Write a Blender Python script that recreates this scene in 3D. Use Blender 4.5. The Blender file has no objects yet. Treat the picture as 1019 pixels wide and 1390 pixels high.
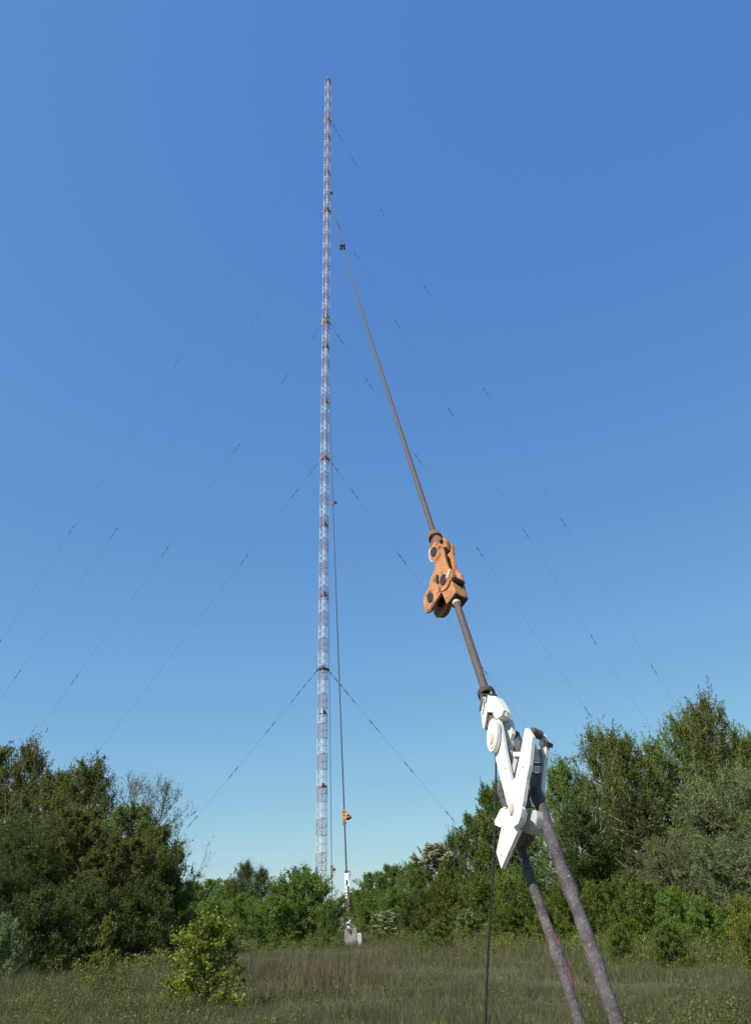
import bpy, bmesh, math, random
import numpy as np
from mathutils import Vector, Matrix
random.seed(7); RNG = np.random.default_rng(7)
C = bpy.context.scene.collection
SC = bpy.context.scene
# ---------------------------------------------------------------- camera
F = 1012.0; CX, CY, PW, PH = 509.5, 650.0, 1019.0, 1390.0
TH = math.radians(30.0); ROLL = math.radians(1.75)
CAM = Vector((0, 0, 1.6))
FW = Vector((0, math.cos(TH), math.sin(TH)))
_r0 = Vector((1, 0, 0)); _u0 = _r0.cross(FW)
RT = _r0 * math.cos(ROLL) - _u0 * math.sin(ROLL); UP = RT.cross(FW)
cd = bpy.data.cameras.new('camera'); cam = bpy.data.objects.new('camera', cd); C.objects.link(cam)
M = Matrix((RT, UP, -FW)).transposed().to_4x4(); M.translation = CAM; cam.matrix_world = M
cd.sensor_fit = 'VERTICAL'; cd.sensor_height = 36.0; cd.lens = 36.0 * F / PH
cd.shift_x = 0.0; cd.shift_y = -(PH / 2 - CY) / PH
cd.clip_start = 0.05; cd.clip_end = 20000
SC.camera = cam
# ---------------------------------------------------------------- light
SUN = Vector((-0.70, -0.60, 0.0)).normalized() * math.cos(math.radians(48)); SUN.z = math.sin(math.radians(48))
w = bpy.data.worlds.new('World'); SC.world = w; w.use_nodes = True
nt = w.node_tree; bgn = nt.nodes['Background']
sk = nt.nodes.new('ShaderNodeTexSky'); sk.sky_type = 'NISHITA'; sk.sun_disc = False
sk.sun_elevation = math.radians(48); sk.sun_rotation = math.atan2(SUN.x, SUN.y)
sk.altitude = 0; sk.air_density = 1.0; sk.dust_density = 0.1; sk.ozone_density = 6.0
# the film's response to the blue sky: a softer curve per colour channel
sp = nt.nodes.new('ShaderNodeSeparateColor'); cb = nt.nodes.new('ShaderNodeCombineColor'); nt.links.new(sk.outputs[0], sp.inputs[0])
for ch, (A_, g_) in enumerate(((0.575, 0.75), (0.935, 0.60), (2.03, 0.23))):
    pw = nt.nodes.new('ShaderNodeMath'); pw.operation = 'POWER'; nt.links.new(sp.outputs[ch], pw.inputs[0]); pw.inputs[1].default_value = g_
    ml = nt.nodes.new('ShaderNodeMath'); ml.operation = 'MULTIPLY'; nt.links.new(pw.outputs[0], ml.inputs[0]); ml.inputs[1].default_value = A_
    nt.links.new(ml.outputs[0], cb.inputs[ch])
nt.links.new(cb.outputs[0], bgn.inputs[0]); bgn.inputs[1].default_value = 0.14
ld = bpy.data.lights.new('sun', 'SUN'); ld.energy = 3.9; ld.angle = math.radians(0.5); ld.color = (1, 0.95, 0.86)
lo = bpy.data.objects.new('sun', ld); C.objects.link(lo)
lo.rotation_euler = (-SUN).to_track_quat('-Z', 'Y').to_euler(); lo.location = (-30, -20, 60)
SC.view_settings.view_transform = 'Standard'; SC.view_settings.look = 'None'
SC.view_settings.exposure = 0.75; SC.view_settings.gamma = 1.0
SC.cycles.max_bounces = 6; SC.cycles.transparent_max_bounces = 4

# ---------------------------------------------------------------- pixel -> place helpers (photo pixels)
def ray(px, py): return FW + RT * ((px - CX) / F) - UP * ((py - CY) / F)
def atY(px, py, Y): r = ray(px, py); return CAM + r * (Y / r.y)
def atD(px, py, d): return CAM + ray(px, py) * d
def onplane(px, py, p0, n):
    r = ray(px, py); return CAM + r * ((p0 - CAM).dot(n) / r.dot(n))
def gz(x, y):
    return 0.05 * math.sin(x * 0.31 + 1) * math.cos(y * 0.23) + 0.03 * math.sin(x * 0.9 + y * 0.7)

# ---------------------------------------------------------------- materials
def mat(name, base, rough=0.7, metal=0.0, var=None, vscale=5.0, spot=None, spot_amt=0.4, sscale=12.0,
        bump=0.0, bscale=30.0, spec=0.3, stretch=None):
    m = bpy.data.materials.new(name); m.use_nodes = True; t = m.node_tree; b = t.nodes['Principled BSDF']
    b.inputs['Roughness'].default_value = rough; b.inputs['Metallic'].default_value = metal
    b.inputs['Specular IOR Level'].default_value = spec
    b.inputs['Base Color'].default_value = (*base, 1)
    tc = t.nodes.new('ShaderNodeTexCoord'); src = tc.outputs['Object']
    if stretch:
        mp = t.nodes.new('ShaderNodeMapping'); mp.inputs['Scale'].default_value = stretch
        t.links.new(src, mp.inputs[0]); src = mp.outputs[0]
    col = None
    def noise(s, det=5):
        n = t.nodes.new('ShaderNodeTexNoise'); n.inputs['Scale'].default_value = s; n.inputs['Detail'].default_value = det
        n.inputs['Roughness'].default_value = 0.65
        t.links.new(src, n.inputs['Vector']); return n
    def ramp(n, a, bb):
        r = t.nodes.new('ShaderNodeMapRange'); r.inputs[1].default_value = a; r.inputs[2].default_value = bb
        t.links.new(n.outputs[0], r.inputs[0]); return r
    def mix(fac, a, c):
        x = t.nodes.new('ShaderNodeMix'); x.data_type = 'RGBA'
        t.links.new(fac.outputs[0], x.inputs[0])
        if isinstance(a, tuple): x.inputs[6].default_value = (*a, 1)
        else: t.links.new(a, x.inputs[6])
        x.inputs[7].default_value = (*c, 1); return x.outputs[2]
    cur = base
    if var: cur = mix(ramp(noise(vscale), 0.35, 0.65), cur, var)
    if spot: cur = mix(ramp(noise(sscale, 8), 1 - spot_amt, 1 - spot_amt + 0.08), cur, spot)
    if not isinstance(cur, tuple): t.links.new(cur, b.inputs['Base Color'])
    if bump:
        bp = t.nodes.new('ShaderNodeBump'); bp.inputs['Strength'].default_value = bump; bp.inputs['Distance'].default_value = 0.02
        t.links.new(noise(bscale).outputs[0], bp.inputs['Height']); t.links.new(bp.outputs[0], b.inputs['Normal'])
    return m

def leaf_mat(name, c1, c2, trans=0.46):
    m = bpy.data.materials.new(name); m.use_nodes = True; t = m.node_tree; t.nodes.clear()
    out = t.nodes.new('ShaderNodeOutputMaterial'); g = t.nodes.new('ShaderNodeNewGeometry')
    oi = t.nodes.new('ShaderNodeObjectInfo'); tc = t.nodes.new('ShaderNodeTexCoord')
    n = t.nodes.new('ShaderNodeTexNoise'); n.inputs['Scale'].default_value = 1.1; n.inputs['Detail'].default_value = 3
    t.links.new(tc.outputs['Object'], n.inputs['Vector'])
    add = t.nodes.new('ShaderNodeMath'); add.operation = 'MULTIPLY_ADD'
    t.links.new(g.outputs['Random Per Island'], add.inputs[0]); add.inputs[1].default_value = 0.7
    mr = t.nodes.new('ShaderNodeMapRange'); mr.inputs[1].default_value = 0.3; mr.inputs[2].default_value = 0.7
    mr.inputs[3].default_value = -0.25; mr.inputs[4].default_value = 0.55
    t.links.new(n.outputs[0], mr.inputs[0]); t.links.new(mr.outputs[0], add.inputs[2])
    mx = t.nodes.new('ShaderNodeMix'); mx.data_type = 'RGBA'; mx.clamp_factor = True
    t.links.new(add.outputs[0], mx.inputs[0]); mx.inputs[6].default_value = (*c1, 1); mx.inputs[7].default_value = (*c2, 1)
    hs = t.nodes.new('ShaderNodeHueSaturation')
    a1 = t.nodes.new('ShaderNodeMapRange'); a1.inputs[3].default_value = 0.48; a1.inputs[4].default_value = 0.515
    a2 = t.nodes.new('ShaderNodeMapRange'); a2.inputs[3].default_value = 0.8; a2.inputs[4].default_value = 1.2
    t.links.new(oi.outputs['Random'], a1.inputs[0]); t.links.new(oi.outputs['Random'], a2.inputs[0])
    t.links.new(a1.outputs[0], hs.inputs['Hue']); t.links.new(a2.outputs[0], hs.inputs['Value'])
    t.links.new(mx.outputs[2], hs.inputs['Color'])
    d = t.nodes.new('ShaderNodeBsdfDiffuse'); tr = t.nodes.new('ShaderNodeBsdfTranslucent'); gl = t.nodes.new('ShaderNodeBsdfGlossy')
    gl.inputs['Roughness'].default_value = 0.45; gl.inputs['Color'].default_value = (0.8, 0.8, 0.8, 1)
    for s in (d, tr): t.links.new(hs.outputs[0], s.inputs['Color'])
    m1 = t.nodes.new('ShaderNodeMixShader'); m1.inputs[0].default_value = trans
    t.links.new(d.outputs[0], m1.inputs[1]); t.links.new(tr.outputs[0], m1.inputs[2])
    m2 = t.nodes.new('ShaderNodeMixShader'); m2.inputs[0].default_value = 0.012
    t.links.new(m1.outputs[0], m2.inputs[1]); t.links.new(gl.outputs[0], m2.inputs[2])
    t.links.new(m2.outputs[0], out.inputs[0]); return m

M_WHITE = mat('white_paint', (0.74, 0.72, 0.65), 0.5, var=(0.66, 0.64, 0.56), vscale=3, spot=(0.33, 0.20, 0.12), spot_amt=0.395, sscale=13, bump=0.2, bscale=25, stretch=(1, 1, 0.28))
M_GREYW = mat('dull_and_shaded_white', (0.50, 0.49, 0.46), 0.6, var=(0.36, 0.35, 0.33), vscale=4, spot=(0.2, 0.13, 0.09), spot_amt=0.35, bump=0.2)  # duller white; on the yoke's webs and lower housing it paints their shaded faces
M_ORANGE = mat('orange_paint', (0.50, 0.228, 0.074), 0.55, var=(0.33, 0.130, 0.052), vscale=9, spot=(0.10, 0.045, 0.03), spot_amt=0.455, sscale=9, bump=0.3, bscale=22)
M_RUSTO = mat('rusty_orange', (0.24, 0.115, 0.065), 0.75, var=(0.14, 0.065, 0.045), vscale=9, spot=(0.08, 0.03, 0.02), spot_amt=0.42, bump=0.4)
M_DARK = mat('dark_pin_steel', (0.03, 0.028, 0.028), 0.5, metal=0.4, var=(0.06, 0.05, 0.045), vscale=20)
M_RING = mat('pale_ring', (0.62, 0.52, 0.45), 0.5, var=(0.5, 0.3, 0.2), vscale=14)
M_BRN = mat('dark_paint_and_shade', (0.075, 0.06, 0.05), 0.8, var=(0.16, 0.13, 0.11), vscale=6)  # dark brown parts; also paints shade under the socket and between yoke plates
M_BRASS = mat('yellowed_pin', (0.52, 0.46, 0.34), 0.55, var=(0.40, 0.33, 0.22), vscale=15)
M_CABLE = mat('weathered_cable', (0.085, 0.062, 0.052), 0.55, metal=0.0, var=(0.13, 0.095, 0.075), vscale=30, bump=0.6, bscale=60)
M_WRAP = mat('greased_wrap', (0.145, 0.130, 0.125), 0.65, var=(0.065, 0.050, 0.047), vscale=9, spot=(0.24, 0.22, 0.21), spot_amt=0.42, sscale=60, bump=1.0, bscale=55)
M_PURPLE = mat('magenta_stain_wrap', (0.30, 0.05, 0.09), 0.6, var=(0.16, 0.03, 0.06), vscale=10)
M_WIRE = mat('black_wire', (0.012, 0.012, 0.013), 0.5)
M_MRED = mat('faded_mast_red', (0.42, 0.30, 0.31), 0.6, var=(0.36, 0.24, 0.25), vscale=0.4)
M_MWHITE = mat('mast_white', (0.62, 0.65, 0.67), 0.5, var=(0.54, 0.57, 0.59), vscale=0.4)
M_MORANGE = mat('platform_orange', (0.32, 0.12, 0.075), 0.6)
M_GUY = mat('guy_steel', (0.045, 0.048, 0.055), 0.6)
M_CONC = mat('weathered_concrete', (0.36, 0.34, 0.31), 0.9, var=(0.18, 0.16, 0.14), vscale=3, spot=(0.4, 0.38, 0.34), spot_amt=0.4, bump=0.4, bscale=15)
M_CONCW = mat('whitewashed_concrete', (0.62, 0.61, 0.58), 0.85, var=(0.45, 0.44, 0.4), vscale=5, bump=0.3)
M_BARK = mat('bark', (0.09, 0.075, 0.06), 0.9, var=(0.05, 0.04, 0.035), vscale=4, bump=0.5)
M_BIRCH = mat('birch_bark', (0.55, 0.52, 0.47), 0.8, var=(0.12, 0.1, 0.09), vscale=2.5, bump=0.3)
M_TWIG = mat('bare_twig', (0.13, 0.095, 0.08), 0.9)
L_BIRCH = leaf_mat('birch_leaves', (0.0952, 0.1331, 0.0293), (0.2343, 0.2809, 0.0626))
L_OLIVE = leaf_mat('olive_leaves', (0.0899, 0.1154, 0.0261), (0.2157, 0.2395, 0.0538))
L_GREEN = leaf_mat('mid_green_leaves', (0.0905, 0.1378, 0.0261), (0.2120, 0.2913, 0.0508))
L_DARK = leaf_mat('dark_leaves', (0.0523, 0.0799, 0.0196), (0.1338, 0.1665, 0.0389))
L_SILVER = leaf_mat('silver_willow_leaves', (0.1138, 0.1505, 0.0571), (0.2941, 0.3274, 0.1331))
L_BRIGHT = leaf_mat('bright_leaves', (0.075, 0.115, 0.016), (0.170, 0.215, 0.035), 0.4)
L_YELLOW = leaf_mat('yellow_green_leaves', (0.13, 0.17, 0.022), (0.29, 0.33, 0.055), 0.4)
L_FLOWER = leaf_mat('cream_blossom', (0.42, 0.40, 0.26), (0.72, 0.70, 0.55), 0.2)
L_GRASS = leaf_mat('meadow_blades', (0.070, 0.085, 0.028), (0.215, 0.205, 0.095))
L_DRY = leaf_mat('dry_weed_stalks', (0.085, 0.072, 0.042), (0.21, 0.178, 0.110), 0.15)

# ---------------------------------------------------------------- mesh builder
class MB:
    def __init__(s): s.v = []; s.f = []
    def add(s, vs, fs):
        o = len(s.v); s.v += [Vector(x) for x in vs]; s.f += [tuple(i + o for i in f) for f in fs]; return s
    def tube(s, pts, rad, n=8, caps=True, lump=0.0):
        pts = [Vector(p) for p in pts]
        if not hasattr(rad, '__len__'): rad = [rad] * len(pts)
        vs = []; fs = []
        t0 = (pts[1] - pts[0]).normalized(); a = t0.orthogonal().normalized()
        for i, p in enumerate(pts):
            t = (pts[min(i + 1, len(pts) - 1)] - pts[max(i - 1, 0)]).normalized()
            a = (a - t * a.dot(t)).normalized(); b = t.cross(a)
            for k in range(n):
                an = 2 * math.pi * k / n; r = rad[i] * (1 + (random.uniform(-lump, lump) if lump else 0))
                vs.append(p + (a * math.cos(an) + b * math.sin(an)) * r)
        for i in range(len(pts) - 1):
            for k in range(n):
                k2 = (k + 1) % n; fs.append((i * n + k, i * n + k2, (i + 1) * n + k2, (i + 1) * n + k))
        if caps:
            fs.append(tuple(range(n - 1, -1, -1))); L = (len(pts) - 1) * n; fs.append(tuple(L + k for k in range(n)))
        return s.add(vs, fs)
    def prism(s, poly, nrm, th):
        """flat polygon (world points, any winding) thickened along -nrm by th"""
        nrm = Vector(nrm).normalized(); P = [Vector(p) for p in poly]; n = len(P)
        ar = Vector()
        for i in range(n): ar += P[i].cross(P[(i + 1) % n])
        if ar.dot(nrm) < 0: P.reverse()
        vs = P + [p - nrm * th for p in P]
        fs = [tuple(range(n)), tuple(range(2 * n - 1, n - 1, -1))]
        for i in range(n):
            j = (i + 1) % n; fs.append((i, i + n, j + n, j))
        return s.add(vs, fs)
    def box(s, c, ax, ay, az, hx, hy, hz, tx=1.0):
        """oriented box, half sizes; tx scales the +az end"""
        vs = []
        for k, sc in ((-1, 1.0), (1, tx)):
            for i, j in ((-1, -1), (1, -1), (1, 1), (-1, 1)):
                vs.append(c + ax * (i * hx * sc) + ay * (j * hy * sc) + az * (k * hz))
        return s.add(vs, [(3, 2, 1, 0), (4, 5, 6, 7), (0, 1, 5, 4), (1, 2, 6, 5), (2, 3, 7, 6), (3, 0, 4, 7)])
    def disc(s, c, nrm, r, th, n=24):
        nrm = Vector(nrm).normalized(); return s.tube([c, c - nrm * th], r, n)
    def build(s, name, m, parent=None, bevel=0.0, smooth=False, loc=None, data_only=False):
        me = bpy.data.meshes.new(name)
        off = Vector(parent.location) if parent is not None else Vector(loc or (0, 0, 0))
        me.from_pydata([tuple(v - off) for v in s.v], [], s.f); me.materials.append(m)
        if smooth: me.polygons.foreach_set('use_smooth', [True] * len(me.polygons))
        me.update()
        if data_only: return me
        o = bpy.data.objects.new(name, me); C.objects.link(o)
        if parent is not None: o.parent = parent
        elif loc is not None: o.location = loc
        if bevel:
            b = o.modifiers.new('bevel', 'BEVEL'); b.width = bevel; b.segments = 2; b.limit_method = 'ANGLE'
        return o
def tag(o, label=None, cat=None, group=None, kind=None):
    if label: o['label'] = label
    if cat: o['category'] = cat
    if group: o['group'] = group
    if kind: o['kind'] = kind
    return o
def empty(name, loc, label, cat, group=None):
    o = bpy.data.objects.new(name, None); C.objects.link(o); o.location = loc; o.empty_display_size = 0.3
    return tag(o, label, cat, group)

# ---------------------------------------------------------------- ground
def build_ground():
    def axis(n, near, far):
        a = np.linspace(-1, 1, n); return np.sign(a) * (near * np.abs(a) + (far - near) * np.abs(a) ** 6)
    xs = axis(121, 90, 6000); ys = axis(121, 90, 6000) + 40
    X, Y = np.meshgrid(xs, ys); Z = np.zeros_like(X)
    for i in range(X.shape[0]):
        for j in range(X.shape[1]):
            if abs(X[i, j]) < 300 and abs(Y[i, j]) < 400: Z[i, j] = gz(X[i, j], Y[i, j])
    n = len(xs); v = np.stack([X.ravel(), Y.ravel(), Z.ravel()], 1)
    f = [(i * n + j, i * n + j + 1, (i + 1) * n + j + 1, (i + 1) * n + j) for i in range(n - 1) for j in range(n - 1)]
    me = bpy.data.meshes.new('ground'); me.from_pydata(v.tolist(), [], f)
    me.materials.append(mat('meadow_soil', (0.12, 0.10, 0.055), 0.95, var=(0.085, 0.085, 0.035), vscale=0.35, spot=(0.16, 0.12, 0.08), spot_amt=0.42, sscale=1.2, bump=0.8, bscale=4))
    me.polygons.foreach_set('use_smooth', [True] * len(me.polygons))
    o = bpy.data.objects.new('ground', me); C.objects.link(o); o['kind'] = 'structure'
build_ground()

# ---------------------------------------------------------------- the mast
MX, MY = -31.1, 395.0; BASE_AZ = math.atan2(3.5 - MY, 1.05 - MX)
SEC = 7.5; NSEC = 85; HW = 4.8 / math.sqrt(3)
LEV = [113.5, 245.6, 357.2, 471.0, 583.4]
def corner(k, r=HW): a = BASE_AZ + k * 2 * math.pi / 3; return Vector((math.cos(a) * r, math.sin(a) * r, 0))
def section_mesh(m, name):
    b = MB(); Z = Vector((0, 0, 1))
    for k in range(3):
        a, c = corner(k), corner(k + 1)
        b.tube([a, a + Z * (SEC - 0.03)], 0.21, 6)
        for i in range(2):
            z0, z1 = Z * (i * SEC / 2), Z * ((i + 1) * SEC / 2)
            b.tube([a + z0 + Z * .06, c + z0 + Z * .06], 0.13 if i == 0 else .09, 4)
            b.tube([a + z0, (a + c) / 2 + z1], 0.11, 4); b.tube([c + z0, (a + c) / 2 + z1], 0.11, 4)
    # lift shaft and ladder inside
    for k in range(3):
        a = corner(k + .5, 0.95); b.tube([a, a + Z * (SEC - .03)], 0.09, 4)
        for i in range(5):
            b.tube([corner(k + .5, .95) + Z * (i * 1.5), corner(k + 1.5, .95) + Z * (i * 1.5 + .75)], 0.05, 4)
    return b.build(name, m, data_only=True)
mast = empty('radio_mast', (MX, MY, 0), 'very tall thin red and white lattice radio mast rising behind the trees', 'radio mast')
me_w = section_mesh(M_MWHITE, 'white_section'); me_r = section_mesh(M_MRED, 'red_section')
for i in range(NSEC):
    # the colours are found from a red band standing 34..42 m up, alternating section by section
    o = bpy.data.objects.new('lattice_section', me_w if i % 2 else me_r); C.objects.link(o)
    o.parent = mast; o.location = (0, 0, 3.0 + i * SEC)
MZ = Vector((MX, MY, 0))
b = MB(); b.tube([MZ + Vector((0, 0, -.2)), MZ + Vector((0, 0, .8))], 3.5, 16); b.build('foundation', M_CONC, mast)
b = MB(); b.tube([MZ + Vector((0, 0, .8)), MZ + Vector((0, 0, 1.2)), MZ + Vector((0, 0, 1.7)), MZ + Vector((0, 0, 2.2))], [0.9, 0.6, 0.6, 0.9], 16)
for k in range(3): b.tube([MZ + Vector((0, 0, 2.0)), MZ + corner(k) + Vector((0, 0, 3))], .2, 6)
b.build('base_insulator', M_GREYW, mast)
def zoff(px, py): return atY(px, py, MY).z
for y in (187, 235, 430, 471, 546, 713, 808, 968, 1068):
    z = zoff(441, y); b = MB()
    cs = [MZ + corner(k, HW * .98) + Vector((0, 0, z)) for k in range(3)]
    b.prism(cs, (0, 0, 1), 0.25)
    b.prism([cs[0], cs[1], cs[1] + Vector((0, 0, .4)), cs[0] + Vector((0, 0, 2.2))], (cs[1] - cs[0]).cross(Vector((0, 0, 1))), 0.08)
    b.build('rest_platform', M_MORANGE, mast)
for h in LEV:
    b = MB()
    cs = [MZ + corner(k, HW * 1.12) + Vector((0, 0, h + .6)) for k in range(3)]
    b.prism(cs, (0, 0, 1), 0.9)
    for k in range(3): b.box(MZ + corner(k, HW * 1.2) + Vector((0, 0, h)), corner(k).normalized(), Vector((0, 0, 1)).cross(corner(k)).normalized(), Vector((0, 0, 1)), .5, .2, .8)
    b.build('guy_bracket', M_MORANGE if h != LEV[0] else M_GUY, mast)
ztop = 3 + NSEC * SEC
b = MB(); b.tube([MZ + Vector((0, 0, ztop)), MZ + Vector((0, 0, ztop + 3.2))], [.25, .12], 6)
b.prism([MZ + corner(k, HW) + Vector((0, 0, ztop)) for k in range(3)], (0, 0, 1), .3); b.build('top_beacon', M_MRED, mast)

# ---------------------------------------------------------------- guys
def sagline(A, B, s, t): p = A + (B - A) * t; p.z -= 4 * s * t * (1 - t); return p
def guy(M0, A0, s, ins, label, group='thin guy ropes fanning down from the mast', r=0.040, ilen=9.0, irad=0.23, nm='guy_rope'):
    root = empty(nm, A0, label, 'guy rope', group)
    b = MB(); b.tube([sagline(M0, A0, s, i / 40) for i in range(41)], r, 5); b.build('cable', M_GUY, root, smooth=True)
    L = (A0 - M0).length
    for t in ins:
        b = MB(); h = ilen / L / 2
        b.tube([sagline(M0, A0, s, t + h * q) for q in (-1, -.92, -.45, -.4, .05, .1, .55, .6, 1)],
               [r * 1.2, irad, irad, irad * .35, irad * .35, irad * .9, irad * .9, irad * .5, r * 1.2], 6)
        b.build('insulator', M_DARK, root)
ordn = ['lowest', 'second lowest', 'middle', 'second highest', 'highest']
SIDE = {
 'L': [((115.1, .083, .9), (.03, .085, .117, .239, .419, .612)), ((235, -.013, 0.2), (.025, .080, .2286, .652)), ((300.9, -.017, 6.2), (.02, .10, .2204, .3955, .607)),
       ((342.8, .009, 13.1), (.02, .06, .171, .478, .671)), ((340, .06, 12), (.012, .03, .066, .2, .36, .572, .705))],
 'R': [((125, -.02, 1.0), (.03, .08, .115, .2315, .404, .608)), ((216, -.068, .1), (.02, .085, .2366, .49)), ((280, -.047, 5.5), (.03, .1085, .245, .408, .682)),
       ((320, -.062, 12.7), (.021, .071, .1765, .31, .488, .64)), ((339, -.097, 18.2), (.012, .027, .0624, .139, .2485, .387, .555, .735))]}
for sd, rows in SIDE.items():
    for i, ((r, da, s), ins) in enumerate(rows):
        a = BASE_AZ + (-1 if sd == 'L' else 1) * math.radians(120) + da
        d = Vector((math.cos(a), math.sin(a), 0)); M0 = MZ + d * 3.1 + Vector((0, 0, LEV[i])); A0 = M0 + d * r; A0.z = 0
        guy(M0, A0, s, ins, '%s of the thin guy ropes running down from the mast to the %s' % (ordn[i], 'left' if sd == 'L' else 'right'))

# guys on the photographer's side
TO = corner(0).normalized()
def mp(i): return MZ + TO * 3.1 + Vector((0, 0, LEV[i]))
# --- the near one
A5 = Vector((1.045, 3.507, 0)); M5 = mp(4); SAG5 = 28.9
def g5(t): return sagline(A5, M5, SAG5, t)
def proj(p):
    d = p - CAM; z = d.dot(FW); return CX + F * d.dot(RT) / z, CY - F * d.dot(UP) / z
def t_for_y(fn, py, lo=0.003, hi=1.0):
    for _ in range(50):
        m = (lo + hi) / 2
        if proj(fn(m))[1] > py: lo = m
        else: hi = m
    return (lo + hi) / 2
def frame(fn, py):
    t = t_for_y(fn, py); p = fn(t); u = (fn(t + .0005) - p).normalized(); return t, p, u
def axes(u, m0):
    m = (m0 - u * m0.dot(u)).normalized(); return m, u.cross(m)

near = empty('guy_cable', g5(t_for_y(g5, 938)), 'thick brown steel cable running up from the white yoke through the large orange link', 'guy cable')
def cabledata(fn, y0, y1, n=60):
    t0, t1 = t_for_y(fn, y0), (1.0 if y1 is None else t_for_y(fn, y1))
    return [fn(t0 * (t1 / t0) ** (i / (n - 1)) if t0 > 0 else t1 * i / (n - 1)) for i in range(n)]
def strands(b, pts, R, ns=7, pitch=.34, step=.022):
    # a laid rope: a round core whose surface swells with the lay of its strands
    P = [pts[0]]; 
    for q in pts[1:]:
        d = (q - P[-1]).length; k = max(1, int(d / step)); p0 = P[-1]
        P += [p0.lerp(q, (i + 1) / k) for i in range(k)]
    n = ns * 4; t = (P[1] - P[0]).normalized(); a = t.orthogonal().normalized(); vs = []; L = 0
    for i, p in enumerate(P):
        t = (P[min(i + 1, len(P) - 1)] - P[max(i - 1, 0)]).normalized(); a = (a - t * a.dot(t)).normalized(); c = t.cross(a); L += (p - P[i - 1]).length if i else 0
        for k in range(n):
            an = 2 * math.pi * k / n; r = R * (.955 + .075 * abs(math.cos(ns * .5 * (an - L / pitch * 2 * math.pi))))
            vs.append(p + (a * math.cos(an) + c * math.sin(an)) * r)
    fs = [(i * n + k, i * n + (k + 1) % n, (i + 1) * n + (k + 1) % n, (i + 1) * n + k) for i in range(len(P) - 1) for k in range(n)]
    return b.add(vs, fs)
b = MB(); strands(b, cabledata(g5, 940, 815, 20), 0.034); b.build('lower_cable', M_CABLE, near, smooth=True)
b = MB(); strands(b, cabledata(g5, 733, 336, 60), 0.034, step=.03); b.build('upper_cable', M_CABLE, near, smooth=True)
b = MB(); b.tube(cabledata(g5, 335, None, 60), 0.05, 6); b.build('far_cable', M_CABLE, near, smooth=True)
# far cross shaped insulator on it
def crossins(fn, py, R, name, label, group=None):
    t, p, u = frame(fn, py); root = empty(name, p, label, 'insulator', group)
    m, s = axes(u, Vector((-1, 0, 0)))
    for k in range(4):
        a = math.pi / 4 + k * math.pi / 2; d = m * math.cos(a) + s * math.sin(a); e = u.cross(d)
        b = MB(); b.tube([p + d * R * .55 - u * R * 1.3, p + d * R * .62 - u * R * .9, p + d * R * .62 + u * R * .9, p + d * R * .5 + u * R * 1.3], [R * .28, R * .42, R * .42, R * .25], 12)
        b.build('strain_lobe', M_DARK, root, smooth=True)
        b = MB(); b.box(p + d * R * .55 - u * R * 1.32, d, e, u, R * .25, R * .06, R * .1); b.build('lobe_cap', M_RING, root)
    b = MB(); b.tube([p - u * R * 1.5, p - u * R * 1.2, p + u * R * 1.4], [R * .12, R * .24, R * .2], 10); b.build('hub', M_RUSTO, root)
    b = MB(); b.prism([p - u * R * 1.1 + (m * math.cos(a) + s * math.sin(a)) * R * .55 for a in [i * math.pi / 5 for i in range(10)]], -u, R * .2); b.build('end_plate', M_BRASS, root)
crossins(g5, 335, 0.26, 'cross_insulator', 'dark four lobed insulator with a pale cross, high up on the near guy cable')
crossins(g5, 262, 0.42, 'cross_insulator', 'tiny dark insulator dot just right of the mast, far above the four lobed one')

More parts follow.
